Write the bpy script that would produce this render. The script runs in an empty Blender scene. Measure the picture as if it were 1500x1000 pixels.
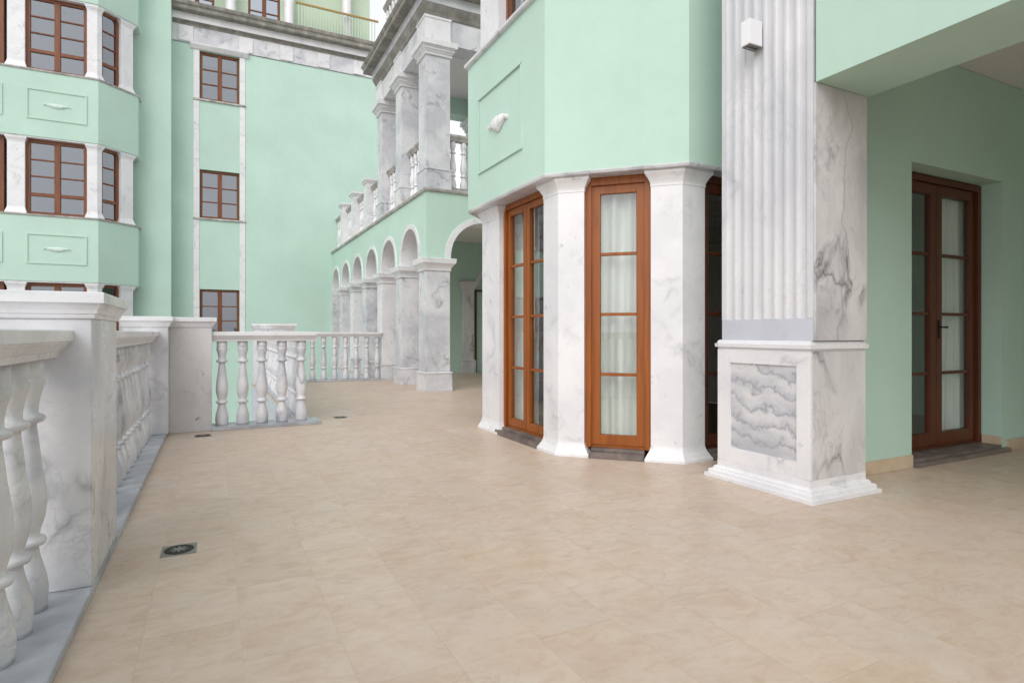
import bpy, bmesh, math, random
from mathutils import Vector
random.seed(7)
scene = bpy.context.scene
COL = scene.collection

# ------------------------------------------------------------------ camera
H = 1.05                      # eye height
YAW = math.atan(435/860)      # camera turned right of the terrace axis (+Y)
cam_d = bpy.data.cameras.new('camera')
cam = bpy.data.objects.new('camera', cam_d); COL.objects.link(cam)
cam.location = (0, 0, H)
cam.rotation_euler = (math.radians(90), 0, -YAW)
cam_d.sensor_width = 36
cam_d.lens = 36*860/1500
cam_d.shift_y = -13/1500
cam_d.clip_start = 0.05; cam_d.clip_end = 3000
scene.camera = cam

# ------------------------------------------------------------------ sky, sun, exposure
SUN_EL, SUN_AZ = math.radians(40), math.radians(222)     # bright overcast, from behind left
w = bpy.data.worlds.new('World'); scene.world = w; w.use_nodes = True
wn = w.node_tree; wn.nodes.clear()
sky = wn.nodes.new('ShaderNodeTexSky'); sky.sky_type = 'NISHITA'; sky.sun_disc = False
sky.sun_elevation = SUN_EL; sky.sun_rotation = SUN_AZ
sky.dust_density = 4.0; sky.air_density = 1.0; sky.ozone_density = 1.0
hs = wn.nodes.new('ShaderNodeHueSaturation'); hs.inputs['Saturation'].default_value = 0.30
hs.inputs['Value'].default_value = 1.0
bg = wn.nodes.new('ShaderNodeBackground'); bg.inputs['Strength'].default_value = 0.15
wo = wn.nodes.new('ShaderNodeOutputWorld')
# bright, even cloud cover over the whole sky
tc = wn.nodes.new('ShaderNodeTexCoord'); cn = wn.nodes.new('ShaderNodeTexNoise'); cn.inputs['Scale'].default_value = 2.4; cn.inputs['Detail'].default_value = 6
cr = wn.nodes.new('ShaderNodeValToRGB'); cr.color_ramp.elements[0].position = .3; cr.color_ramp.elements[0].color = (.80, .83, .90, 1)
cr.color_ramp.elements[1].position = .7; cr.color_ramp.elements[1].color = (1, 1, 1, 1)
cs = wn.nodes.new('ShaderNodeVectorMath'); cs.operation = 'SCALE'; cs.inputs['Scale'].default_value = 6.6
mx = wn.nodes.new('ShaderNodeMixRGB'); mx.inputs[0].default_value = .7
wn.links.new(tc.outputs['Generated'], cn.inputs['Vector']); wn.links.new(cn.outputs['Fac'], cr.inputs[0]); wn.links.new(cr.outputs[0], cs.inputs[0])
wn.links.new(sky.outputs[0], hs.inputs['Color']); wn.links.new(hs.outputs[0], mx.inputs[1]); wn.links.new(cs.outputs[0], mx.inputs[2]); wn.links.new(mx.outputs[0], bg.inputs[0]); wn.links.new(bg.outputs[0], wo.inputs[0])
sd = bpy.data.lights.new('sun', 'SUN'); sd.energy = .8; sd.angle = math.radians(50); sd.color = (1, .99, .97)
so = bpy.data.objects.new('sun', sd); COL.objects.link(so)
sdir = Vector((math.sin(SUN_AZ)*math.cos(SUN_EL), math.cos(SUN_AZ)*math.cos(SUN_EL), math.sin(SUN_EL)))
so.rotation_euler = sdir.to_track_quat('Z', 'Y').to_euler()
vs = scene.view_settings
vs.view_transform = 'Standard'; vs.look = 'None'; vs.gamma = 1; vs.use_curve_mapping = False
vs.exposure = 0.38

# ------------------------------------------------------------------ materials
def lin(r, g, b):
    f = lambda c: ((c/255+.055)/1.055)**2.4 if c > 10.3 else c/255/12.92
    return (f(r), f(g), f(b), 1)
class NT:
    def __init__(s, name, rough=.5):
        s.m = bpy.data.materials.new(name); s.m.use_nodes = True
        s.t = s.m.node_tree; s.b = s.t.nodes['Principled BSDF']; s.b.inputs['Roughness'].default_value = rough
    def n(s, typ, **kw):
        o = s.t.nodes.new(typ)
        for k, v in kw.items(): setattr(o, k, v)
        return o
    def l(s, a, b): s.t.links.new(a, b)
    def pos(s, jitter=0.0, scale=(1, 1, 1), rot=(0, 0, 0)):
        g = s.n('ShaderNodeNewGeometry'); out = g.outputs['Position']
        if jitter:
            oi = s.n('ShaderNodeObjectInfo'); mu = s.n('ShaderNodeMath', operation='MULTIPLY'); mu.inputs[1].default_value = jitter
            s.l(oi.outputs['Random'], mu.inputs[0])
            add = s.n('ShaderNodeVectorMath', operation='ADD'); s.l(out, add.inputs[0]); s.l(mu.outputs[0], add.inputs[1]); out = add.outputs[0]
        mp = s.n('ShaderNodeMapping'); mp.inputs['Scale'].default_value = scale; mp.inputs['Rotation'].default_value = rot
        s.l(out, mp.inputs[0]); return mp.outputs[0]
    def noise(s, v, scale, detail=4, rough=.55, dist=0.0):
        o = s.n('ShaderNodeTexNoise'); o.inputs['Scale'].default_value = scale; o.inputs['Detail'].default_value = detail
        o.inputs['Roughness'].default_value = rough; o.inputs['Distortion'].default_value = dist
        s.l(v, o.inputs['Vector']); return o.outputs['Fac']
    def ramp(s, fac, stops):
        o = s.n('ShaderNodeValToRGB'); e = o.color_ramp.elements
        while len(e) < len(stops): e.new(.5)
        for i, (p, c) in enumerate(stops):
            e[i].position = p; e[i].color = c if isinstance(c, tuple) else (c, c, c, 1)
        s.l(fac, o.inputs[0]); return o.outputs[0]
    def mix(s, fac, a, b, mode='MIX'):
        o = s.n('ShaderNodeMixRGB', blend_type=mode)
        for i, x in ((0, fac), (1, a), (2, b)):
            if hasattr(x, 'is_linked') or hasattr(x, 'links'): s.l(x, o.inputs[i])
            else: o.inputs[i].default_value = x
        return o.outputs[0]
    def math(s, op, a, b=0.0):
        o = s.n('ShaderNodeMath', operation=op)
        for i, x in ((0, a), (1, b)):
            if hasattr(x, 'links'): s.l(x, o.inputs[i])
            else: o.inputs[i].default_value = x
        return o.outputs[0]
    def bump(s, h, strength, dist=.01):
        o = s.n('ShaderNodeBump'); o.inputs['Strength'].default_value = strength; o.inputs['Distance'].default_value = dist
        s.l(h, o.inputs['Height']); s.l(o.outputs[0], s.b.inputs['Normal'])
    def col(s, c):
        if hasattr(c, 'links'): s.l(c, s.b.inputs['Base Color'])
        else: s.b.inputs['Base Color'].default_value = c

def stucco(name, c, var=.05):
    t = NT(name, .85); p = t.pos()
    a = t.noise(p, .7, 5); k = t.noise(p, 9, 4)
    d = tuple(x*(1-var*1.6) for x in c[:3])+(1,); e = tuple(min(1, x*(1+var)) for x in c[:3])+(1,)
    c1 = t.ramp(a, [(.3, d), (.7, e)])
    c2 = t.mix(.15, c1, t.ramp(k, [(.35, d), (.65, e)]))
    st = t.noise(t.pos(0, (5, 5, .22)), 1.6, 5, .65)          # faint rain streaks and roller marks
    c2 = t.mix(t.math('MULTIPLY', t.ramp(st, [(.55, 0.0), (.75, 1.0)]), .14), c2, tuple(x*.86 for x in c[:3])+(1,))
    t.col(c2)
    t.bump(t.noise(p, 160, 3), .12, .004)
    t.b.inputs['Specular IOR Level'].default_value = .25
    return t.m
def marble(name, base, grey, vein, amount=.5, scale=1.6, veins=.6, rough=.28, stretch=(1, 1, 1), rot=(.5, .3, .4), dirt=0.0, jitter=37.0, flecks=.35, crack=None):
    t = NT(name, rough); p = t.pos(jitter, stretch, rot)
    warp = t.n('ShaderNodeTexNoise'); warp.inputs['Scale'].default_value = scale*1.1; warp.inputs['Detail'].default_value = 5; t.l(p, warp.inputs['Vector'])
    sc = t.n('ShaderNodeVectorMath', operation='SCALE'); sc.inputs['Scale'].default_value = .45; t.l(warp.outputs['Color'], sc.inputs[0])
    ad = t.n('ShaderNodeVectorMath', operation='ADD'); t.l(p, ad.inputs[0]); t.l(sc.outputs[0], ad.inputs[1])
    cloud = t.noise(ad.outputs[0], scale, 6, .6)
    c = t.ramp(cloud, [(.38, base), (.62, tuple(base[i]*(1-amount)+grey[i]*amount for i in range(3))+(1,))])
    f1 = t.noise(ad.outputs[0], scale*.75, 3, .5)
    v1 = t.math('ABSOLUTE', t.math('SUBTRACT', f1, .5))
    l1 = t.ramp(v1, [(.0, 1.0), (.006, .5), (.03, 0.0)])
    msk = t.ramp(t.noise(p, scale*1.3, 2), [(.45, 0.0), (.62, 1.0)])
    l1 = t.math('MULTIPLY', l1, msk)
    c = t.mix(t.math('MULTIPLY', l1, veins), c, vein)
    f2 = t.noise(ad.outputs[0], scale*3.3, 4, .6)
    l2 = t.ramp(t.math('ABSOLUTE', t.math('SUBTRACT', f2, .5)), [(.0, 1.0), (.03, 0.0)])
    c = t.mix(t.math('MULTIPLY', t.math('MULTIPLY', l2, msk), veins*.35), c, vein)
    fk = t.ramp(t.noise(ad.outputs[0], scale*4.5, 3, .6), [(.64, 0.0), (.72, 1.0)])
    fm = t.ramp(t.noise(p, scale*.9, 2), [(.48, 0.0), (.6, 1.0)])
    c = t.mix(t.math('MULTIPLY', t.math('MULTIPLY', fk, fm), flecks), c, vein)
    if crack is not None:
        for cx_, amp, wd in ((crack, .55, .0075),):
            sx = t.n('ShaderNodeSeparateXYZ'); t.l(t.pos(0), sx.inputs[0])
            zz = t.pos(0, (.02, .02, 1)); w1 = t.noise(zz, 1.1+cx_*.1, 2); w2 = t.noise(t.pos(0, (.3, .3, 1)), 9, 3)
            ln = t.math('ABSOLUTE', t.math('SUBTRACT', t.math('SUBTRACT', t.math('SUBTRACT', sx.outputs['X'], cx_-amp/2-.03), t.math('MULTIPLY', w1, amp)), t.math('MULTIPLY', w2, .06)))
            c = t.mix(t.math('MULTIPLY', t.ramp(ln, [(0, 1.0), (wd, 0.0)]), .5), c, vein)
    if dirt:
        pd = t.pos(0, (2.2, 2.2, .35)); dn = t.noise(pd, 3.0, 6, .7)
        c = t.mix(t.math('MULTIPLY', t.ramp(dn, [(.35, 0.0), (.7, 1.0)]), dirt), c, lin(112, 110, 104))
        t.bump(t.noise(pd, 14, 4), .25, .006)
    t.col(c)
    t.l(t.ramp(cloud, [(.3, (rough*.8,)*3+(1,)), (.7, (min(1, rough*1.35),)*3+(1,))]), t.b.inputs['Roughness'])
    return t.m
M = {}
M['mint'] = stucco('mint_stucco', lin(187, 214, 200))
M['ceil'] = stucco('porch_ceiling_paint', lin(226, 224, 221), .03)
W = lin(222, 221, 223); G = lin(168, 170, 180); V = lin(112, 113, 122)
M['marble'] = marble('white_marble', W, G, V, .6, 1.9, .65)
M['marble_white'] = marble('bright_white_marble', lin(230, 229, 230), lin(200, 201, 206), lin(136, 137, 144), .45, 2.1, .4, flecks=.5)
M['marble_warm'] = marble('warm_veined_marble', lin(216, 213, 213), lin(180, 177, 179), lin(108, 107, 112), .7, 1.9, .8, stretch=(1, 1, .5), rot=(.25, .15, .3))
M['marble_crack'] = marble('cracked_grey_marble', lin(214, 211, 211), lin(178, 175, 176), lin(112, 110, 114), .8, 2.6, .9, stretch=(1, 1, .55), rot=(.25, .6, .3), jitter=0, crack=3.60)
M['marble_fleck'] = marble('flecked_pale_marble', lin(208, 206, 206), lin(186, 184, 186), lin(120, 120, 126), .6, 2.4, .25, flecks=.9)
M['marble_flute'] = marble('blue_white_marble', lin(216, 215, 217), lin(186, 187, 192), lin(148, 149, 154), .7, 1.5, .5, stretch=(1, 1, .6), rot=(.7, .2, .1), jitter=0)
M['marble_grey'] = marble('grey_blue_marble', lin(190, 193, 199), lin(142, 146, 154), lin(112, 116, 124), .8, 2.2, .5)
M['marble_band'] = marble('plain_grey_marble', lin(196, 198, 207), lin(178, 181, 190), lin(160, 162, 172), .5, 3, .3)
t = NT('grey_striped_marble', .3); p = t.pos(0, (1, 1, 1), (-.16, 0, 0))
wv = t.n('ShaderNodeTexWave', wave_type='BANDS', bands_direction='Z', wave_profile='SAW'); t.l(p, wv.inputs['Vector'])
for k_, v_ in (('Scale', 2.7), ('Distortion', 12.0), ('Detail', 7.0), ('Detail Scale', 1.3), ('Detail Roughness', .68)): wv.inputs[k_].default_value = v_
c = t.ramp(wv.outputs['Fac'], [(0, lin(150, 149, 153)), (.05, lin(184, 185, 190)), (.35, lin(204, 204, 207)), (.75, lin(214, 213, 213)), (.93, lin(178, 180, 188)), (1, lin(146, 147, 153))])
big = t.noise(t.pos(0, (1, .6, 2.2), (-.2, 0, 0)), 2.4, 4)
t.col(t.mix(t.math('MULTIPLY', t.ramp(big, [(.42, 0.0), (.66, 1.0)]), .6), c, lin(158, 161, 169))); M['marble_panel'] = t.m
M['marble_old'] = marble('weathered_marble', lin(208, 205, 200), lin(160, 158, 154), lin(110, 108, 104), .6, 2.0, .5, .6, dirt=.75)
M['marble_soot'] = marble('dark_weathered_marble', lin(164, 160, 152), lin(120, 117, 110), lin(86, 84, 78), .8, 3.0, .5, .75, dirt=.9)

def limestone(name, jitter):
    t = NT(name, .42); p = t.pos(jitter)
    oi = t.n('ShaderNodeObjectInfo')
    a = t.noise(p, 2.6, 8, .66, .5); b = t.noise(t.pos(jitter, (1, 1.8, 1), (0, 0, .3)), 8.5, 7, .68, .9)
    c = t.ramp(a, [(.25, lin(186, 161, 142)), (.5, lin(200, 180, 162)), (.75, lin(208, 193, 179))])
    c = t.mix(.4, c, t.ramp(b, [(.28, lin(172, 143, 118)), (.5, lin(200, 181, 163)), (.72, lin(211, 199, 186))]))
    wp = t.pos(0); big = t.noise(wp, 1.3, 5, .6, .3); big2 = t.noise(t.pos(3.0), 1.9, 4, .6)
    c = t.mix(t.math('MULTIPLY', t.ramp(big, [(.52, 0.0), (.7, 1.0)]), .35), c, lin(198, 172, 142))      # warm patches
    c = t.mix(t.math('MULTIPLY', t.ramp(big2, [(.5, 0.0), (.72, 1.0)]), .35), c, lin(192, 181, 172))     # greyer patches
    sp = t.ramp(t.noise(p, 46, 4, .7), [(.60, 0.0), (.72, 1.0)])
    c = t.mix(t.math('MULTIPLY', sp, .22), c, lin(158, 132, 108))                                        # pits
    # small brown fossil veins
    f = t.noise(p, 3.1, 5, .6, 1.6)
    ln = t.ramp(t.math('ABSOLUTE', t.math('SUBTRACT', f, .5)), [(0, 1.0), (.018, 0.0)])
    mk = t.ramp(t.noise(p, 2.4, 2), [(.52, 0.0), (.66, 1.0)])
    c = t.mix(t.math('MULTIPLY', t.math('MULTIPLY', ln, mk), .28), c, lin(158, 128, 100))
    if jitter:
        c = t.mix(.6, c, t.ramp(oi.outputs['Random'], [(0, (.92, .90, .88, 1)), (.5, (.97, .97, .97, 1)), (1, (1, 1.0, 1.0, 1))]), 'MULTIPLY')
    t.col(c)
    t.l(t.ramp(b, [(.3, .52), (.7, .34)]), t.b.inputs['Roughness'])
    t.bump(b, .05, .004)
    return t.m
M['tile'] = limestone('limestone_tile', 61.0)
M['tile_far'] = limestone('limestone_tile_far', 0)
t = NT('limestone_grout', .8); t.col(lin(193, 173, 155)); M['grout'] = t.m
t = NT('beige_skirting_stone', .5); t.col(t.ramp(t.noise(t.pos(), 5, 4), [(.3, lin(190, 168, 140)), (.7, lin(208, 190, 166))])); M['skirt'] = t.m
def wood(name, a, b, c):
    t = NT(name, .45); p = t.pos(5.0, (14, 14, .9))
    n1 = t.noise(p, 1.6, 6, .6, .6); n2 = t.noise(t.pos(0, (1, 1, .3)), 2.5, 3)
    col = t.ramp(n1, [(.3, a), (.55, b), (.75, c)])
    t.col(t.mix(t.math('MULTIPLY', t.ramp(n2, [(.4, 0.0), (.7, 1.0)]), .35), col, a)); t.bump(n1, .08, .003)
    t.b.inputs['Coat Weight'].default_value = .08; t.b.inputs['Coat Roughness'].default_value = .25
    return t.m
M['wood'] = wood('varnished_wood', lin(128, 64, 10), lin(152, 82, 15), lin(168, 97, 26))
M['wood_red'] = wood('reddish_wood', lin(98, 52, 28), lin(124, 70, 36), lin(138, 84, 46))
M['wood_dark'] = wood('dark_and_shaded_wood', lin(72, 32, 12), lin(94, 43, 16), lin(108, 53, 22))  # door wood with shade put into its colour; also used for dark room floors
def glass(name, refl, tint, rough=.0):
    t = NT(name); tr = t.t; tr.nodes.remove(t.b)
    out = [n for n in tr.nodes if n.type == 'OUTPUT_MATERIAL'][0]
    g = t.n('ShaderNodeBsdfGlossy'); g.inputs['Roughness'].default_value = rough; g.inputs['Color'].default_value = (.92, .95, .98, 1)
    x = t.n('ShaderNodeBsdfTransparent'); x.inputs['Color'].default_value = tint
    f = t.n('ShaderNodeLayerWeight'); f.inputs['Blend'].default_value = .5
    s = t.math('ADD', t.math('MULTIPLY', t.math('POWER', f.outputs['Facing'], 5.0), .9), refl)
    nb = t.n('ShaderNodeBump'); nb.inputs['Strength'].default_value = .02; nb.inputs['Distance'].default_value = .02
    t.l(t.noise(t.pos(9.0), 2.2, 2), nb.inputs['Height']); t.l(nb.outputs[0], g.inputs['Normal'])
    m = t.n('ShaderNodeMixShader'); t.l(s, m.inputs[0]); t.l(x.outputs[0], m.inputs[1]); t.l(g.outputs[0], m.inputs[2]); t.l(m.outputs[0], out.inputs[0])
    return t.m
M['glass'] = glass('clear_glass', .08, (.89, .91, .90, 1))
M['glass_far'] = glass('reflective_glass', .22, (.6, .62, .66, 1))
t = NT('white_voile_curtain', .9); t.col(lin(240, 242, 238)); t.b.inputs['Transmission Weight'].default_value = 0
t.b.inputs['Subsurface Weight'].default_value = 0; M['curtain'] = t.m
t = NT('dim_room_plaster', .9); t.col(lin(205, 202, 194)); M['room'] = t.m
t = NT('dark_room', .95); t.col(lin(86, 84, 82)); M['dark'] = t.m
M['threshold'] = marble('brown_grey_threshold_stone', lin(128, 116, 110), lin(92, 84, 82), lin(70, 62, 60), .8, 5, .5, .4)
t = NT('brushed_steel', .38); t.b.inputs['Metallic'].default_value = 1; t.col(lin(150, 148, 142)); M['steel'] = t.m
t = NT('black_iron', .5); t.b.inputs['Metallic'].default_value = .7; t.col(lin(40, 40, 40)); M['iron'] = t.m
t = NT('white_painted_metal', .45); t.col(lin(232, 232, 234)); M['lamp'] = t.m
t = NT('lamp_underside_grey', .5); t.col(lin(110, 108, 106)); M['lamp_under'] = t.m
t = NT('brass', .3); t.b.inputs['Metallic'].default_value = 1; t.col(lin(170, 140, 90)); M['brass'] = t.m
M['pale'] = stucco('pale_mint_plaster', lin(206, 222, 213))
M['sage'] = stucco('pale_sage_stucco', lin(198, 214, 192))
M['court'] = stucco('courtyard_paving', lin(186, 182, 174), .08)

# ------------------------------------------------------------------ mesh building
class MB:
    def __init__(s): s.v = []; s.f = []; s.smooth = []
    def add(s, vs_, fs, smooth=False):
        o = len(s.v); s.v += [tuple(p) for p in vs_]
        for f in fs: s.f.append([i+o for i in f]); s.smooth.append(smooth)
    def box(s, x0, x1, y0, y1, z0, z1):
        s.add([(x0, y0, z0), (x1, y0, z0), (x1, y1, z0), (x0, y1, z0), (x0, y0, z1), (x1, y0, z1), (x1, y1, z1), (x0, y1, z1)],
              [(3, 2, 1, 0), (4, 5, 6, 7), (0, 1, 5, 4), (1, 2, 6, 5), (2, 3, 7, 6), (3, 0, 4, 7)]); return s
    def pbox(s, P, a0, a1, t0, t1, z0, z1):
        s.add([P(a0, t0, z0), P(a1, t0, z0), P(a1, t1, z0), P(a0, t1, z0), P(a0, t0, z1), P(a1, t0, z1), P(a1, t1, z1), P(a0, t1, z1)],
              [(3, 2, 1, 0), (4, 5, 6, 7), (0, 1, 5, 4), (1, 2, 6, 5), (2, 3, 7, 6), (3, 0, 4, 7)]); return s
    def prism(s, poly, z0, z1): return s.stack(poly, [(z0, 0), (z1, 0)])
    def stack(s, poly, secs):
        n = len(poly); rings = []
        for z, off in secs: rings += [(x, y, z) for x, y in offset(poly, off)]
        fs = []
        for k in range(len(secs)-1):
            for i in range(n):
                j = (i+1) % n; fs.append((k*n+i, k*n+j, (k+1)*n+j, (k+1)*n+i))
        fs.append(tuple(reversed(range(n)))); e = (len(secs)-1)*n; fs.append(tuple(range(e, e+n)))
        s.add(rings, fs); return s
    def lathe(s, prof, cx=0, cy=0, seg=20):
        vs_ = []; fs = []
        for r, z in prof:
            for i in range(seg):
                a = 2*math.pi*i/seg; vs_.append((cx+r*math.cos(a), cy+r*math.sin(a), z))
        for k in range(len(prof)-1):
            for i in range(seg):
                j = (i+1) % seg; fs.append((k*seg+i, k*seg+j, (k+1)*seg+j, (k+1)*seg+i))
        s.add(vs_, fs, True)
        s.add(vs_[:seg], [tuple(reversed(range(seg)))]); s.add(vs_[-seg:], [tuple(range(seg))]); return s
    def extr(s, P, prof, a0, a1):
        """closed 2-D profile of (t, z) extruded along the first axis of P"""
        n = len(prof)
        s.add([P(a0, t_, z) for t_, z in prof]+[P(a1, t_, z) for t_, z in prof],
              [(i, (i+1) % n, n+(i+1) % n, n+i) for i in range(n)]+[tuple(reversed(range(n))), tuple(range(n, 2*n))]); return s
    def build(s, name, mat, parent=None, bevel=0.0, seg=2):
        me = bpy.data.meshes.new(name)
        bm = bmesh.new(); vv = [bm.verts.new(p) for p in s.v]
        for f, sm in zip(s.f, s.smooth):
            try: fc = bm.faces.new([vv[i] for i in f]); fc.smooth = sm
            except ValueError: pass
        bmesh.ops.remove_doubles(bm, verts=bm.verts, dist=1e-5)
        bmesh.ops.recalc_face_normals(bm, faces=bm.faces)
        if bevel:
            ed = [e for e in bm.edges if len(e.link_faces) == 2 and e.calc_face_angle(0) > .5 and not (e.link_faces[0].smooth and e.link_faces[1].smooth)]
            bmesh.ops.bevel(bm, geom=ed, offset=bevel, segments=seg, affect='EDGES', clamp_overlap=True)
        bm.to_mesh(me); bm.free(); me.materials.append(M[mat])
        o = bpy.data.objects.new(name, me); COL.objects.link(o)
        if parent: o.parent = parent
        return o
def offset(poly, d):
    if not d: return list(poly)
    n = len(poly); area = sum(poly[i][0]*poly[(i+1) % n][1]-poly[(i+1) % n][0]*poly[i][1] for i in range(n))
    sg = 1 if area > 0 else -1; out = []
    for i in range(n):
        p, c, q = poly[i-1], poly[i], poly[(i+1) % n]
        e1 = (Vector(c)-Vector(p)).normalized(); e2 = (Vector(q)-Vector(c)).normalized()
        n1 = Vector((e1.y, -e1.x))*sg; n2 = Vector((e2.y, -e2.x))*sg
        b = n1+n2; b = b/max(.3, b.dot(n1)) if b.length > 1e-6 else n1
        out.append((c[0]+b.x*d, c[1]+b.y*d))
    return out
def rect(x0, x1, y0, y1): return [(x0, y0), (x1, y0), (x1, y1), (x0, y1)]
def frame(ox, oy, dx, dy):
    """P(s, t, z): s along the wall, t into the wall (to the left of the direction)"""
    L = math.hypot(dx, dy); dx /= L; dy /= L
    return lambda s, t, z: (ox+dx*s-dy*t, oy+dy*s+dx*t, z)
def empty(name, loc=(0, 0, 0)):
    o = bpy.data.objects.new(name, None); COL.objects.link(o); o.location = loc; o.empty_display_size = .2; return o
def tag(o, label=None, cat=None, group=None, kind=None):
    for k, v in (('label', label), ('category', cat), ('group', group), ('kind', kind)):
        if v: o[k] = v
    return o
def dup(o, loc, parent=None):
    c = o.copy(); COL.objects.link(c); c.location = loc; c.parent = parent; return c
def wall(P, a0, a1, z0, z1, th, holes):
    """wall panel with rectangular openings, real thickness and reveals"""
    m = MB(); xs = sorted({a0, a1, *[h[0] for h in holes], *[h[1] for h in holes]}); zs = sorted({z0, z1, *[h[2] for h in holes], *[h[3] for h in holes]})
    def solid(i, k):
        if i < 0 or k < 0 or i >= len(xs)-1 or k >= len(zs)-1: return False
        x = (xs[i]+xs[i+1])/2; z = (zs[k]+zs[k+1])/2
        return not any(h[0] < x < h[1] and h[2] < z < h[3] for h in holes)
    for i in range(len(xs)-1):
        for k in range(len(zs)-1):
            if not solid(i, k): continue
            A, B, C_, D = xs[i], xs[i+1], zs[k], zs[k+1]
            for t_ in (0, th): m.add([P(A, t_, C_), P(B, t_, C_), P(B, t_, D), P(A, t_, D)], [(0, 1, 2, 3)])
            for di, dk, q in ((-1, 0, (A, C_, A, D)), (1, 0, (B, C_, B, D)), (0, -1, (A, C_, B, C_)), (0, 1, (A, D, B, D))):
                if not solid(i+di, k+dk):
                    m.add([P(q[0], 0, q[1]), P(q[2], 0, q[3]), P(q[2], th, q[3]), P(q[0], th, q[1])], [(0, 1, 2, 3)])
    return m
def arch_wall(m, P, spans, a0, a1, zs, z1, th, stilt=.08, seg=20):
    """wall above springing height zs with round arches over the spans"""
    segs = []; cur = a0
    for (l, r) in spans:
        if l > cur: segs.append((cur, zs, l, zs))
        R_ = (r-l)/2; c = (l+r)/2; pts = [(l, zs)]+[(c-R_*math.cos(math.pi*i/seg), zs+stilt+R_*math.sin(math.pi*i/seg)) for i in range(seg+1)]+[(r, zs)]
        for p, q in zip(pts, pts[1:]): segs.append((*p, *q))
        cur = r
    if cur < a1: segs.append((cur, zs, a1, zs))
    for (s0, h0, s1, h1) in segs:
        m.add([P(s0, 0, h0), P(s1, 0, h1), P(s1, th, h1), P(s0, th, h0)], [(0, 1, 2, 3)])
        if s1-s0 > 1e-6:
            for t_ in (0, th): m.add([P(s0, t_, h0), P(s1, t_, h1), P(s1, t_, z1), P(s0, t_, z1)], [(0, 1, 2, 3)])
            m.add([P(s0, 0, z1), P(s1, 0, z1), P(s1, th, z1), P(s0, th, z1)], [(0, 1, 2, 3)])
    for a in (a0, a1): m.add([P(a, 0, zs), P(a, 0, z1), P(a, th, z1), P(a, th, zs)], [(0, 1, 2, 3)])
def archivolt(P, l, r, zs, stilt, wid, t0, t1, seg=24):
    R_ = (r-l)/2; c = (l+r)/2; m = MB()
    def ring(rad): return [(c-rad, zs)]+[(c-rad*math.cos(math.pi*i/seg), zs+stilt+rad*math.sin(math.pi*i/seg)) for i in range(seg+1)]+[(c+rad, zs)]
    a, b = ring(R_), ring(R_+wid); n = len(a)
    vs_ = [P(s, t0, z) for s, z in a]+[P(s, t0, z) for s, z in b]+[P(s, t1, z) for s, z in a]+[P(s, t1, z) for s, z in b]
    fs = []
    for i in range(n-1):
        fs += [(i, i+1, n+i+1, n+i), (n+i, n+i+1, 3*n+i+1, 3*n+i), (2*n+i, 2*n+i+1, 3*n+i+1, 3*n+i), (i, i+1, 2*n+i+1, 2*n+i)]
    fs += [(0, n, 3*n, 2*n), (n-1, 2*n-1, 4*n-1, 3*n-1)]
    m.add(vs_, fs); return m

# ------------------------------------------------------------------ ground and terrace
g = MB(); g.box(-900, 900, -900, 900, -4.5, -4.0)
tag(g.build('courtyard_ground', 'court'), kind='structure')
terr = [(-.80, -5), (8, -5), (8, 19.0), (3.3, 19.0), (3.3, 13.4), (.68, 13.4), (.68, 12.9), (.82, 12.9), (.82, 7.42), (-.80, 7.42)]
fl = MB().prism(terr, -.03, -.0006).build('terrace_floor', 'grout'); tag(fl, kind='structure')
tw_ = MB().prism(offset(terr, -.004), -3.98, -.031).build('terrace_wall', 'marble_band'); tag(tw_, kind='structure')
def inside(x, y, poly):
    r = False; j = len(poly)-1
    for i in range(len(poly)):
        if (poly[i][1] > y) != (poly[j][1] > y) and x < (poly[j][0]-poly[i][0])*(y-poly[i][1])/(poly[j][1]-poly[i][1])+poly[i][0]: r = not r
        j = i
    return r
TW, TL = .305, .61
FX, FY = math.sin(YAW), math.cos(YAW)
tiles = []
for i in range(-4, 27):
    for j in range(-9, 32):
        x0 = -.53+i*TW; y0 = .23+j*TL+(TL/2 if i % 2 else 0); x1, y1 = x0+TW, y0+TL
        x0 = max(x0, -.79); x1 = min(x1, 7.99); y0 = max(y0, -4.99)
        if x1-x0 < .05 or y1-y0 < .05: continue
        cx, cy = (x0+x1)/2, (y0+y1)/2
        if not all(inside(x, y, terr) for x, y in ((x0+.001, y0+.001), (x1-.001, y0+.001), (x0+.001, y1-.001), (x1-.001, y1-.001))):
            if not inside(cx, cy, terr): continue
            if cy > 7 and cx < 3.2: y1 = min(y1, 7.42) if cx < .82 else min(y1, 13.4)
            if x0 < .82 < x1 and cy > 7.42: x0 = .82
            if x0 < 3.3 < x1 and cy > 13.4: x0 = 3.3
            y1 = min(y1, 19.0)
        d = FX*cx+FY*cy; s = FY*cx-FX*cy
        u = 750+860*s/max(d, .01); v = 487+860*H/max(d, .01)
        vis = d > .5 and -120 < u < 1620 and v < 1120
        if cx > 2.6 and 3.6 < cy < 6.6: vis = False
        if cx > 4.0 and cy > 2.8: vis = cx < 6.3 and cy > 9.0 and vis
        if cx > 6.2 and cy < 9: vis = vis and v > 640
        tiles.append((0 if not vis else (x1-x0)*(y1-y0)/d**3, x0, x1, y0, y1))
tiles.sort(reverse=True)
gap = .0005
proto = {}
rest = MB()
for k, (a, x0, x1, y0, y1) in enumerate(tiles):
    if k < 296 and a > 0:
        key = (round(x1-x0, 3), round(y1-y0, 3))
        if key not in proto:
            hx, hy = key[0]/2-gap, key[1]/2-gap
            o = MB().box(-hx, hx, -hy, hy, -.0005, 0).build('floor_tile', 'tile', fl); proto[key] = o
        else:
            o = proto[key].copy(); COL.objects.link(o); o.parent = fl
        o.location = ((x0+x1)/2, (y0+y1)/2, random.uniform(0, .0002))
    else:
        rest.box(x0+gap, x1-gap, y0+gap, y1-gap, -.0005, 0)
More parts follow.
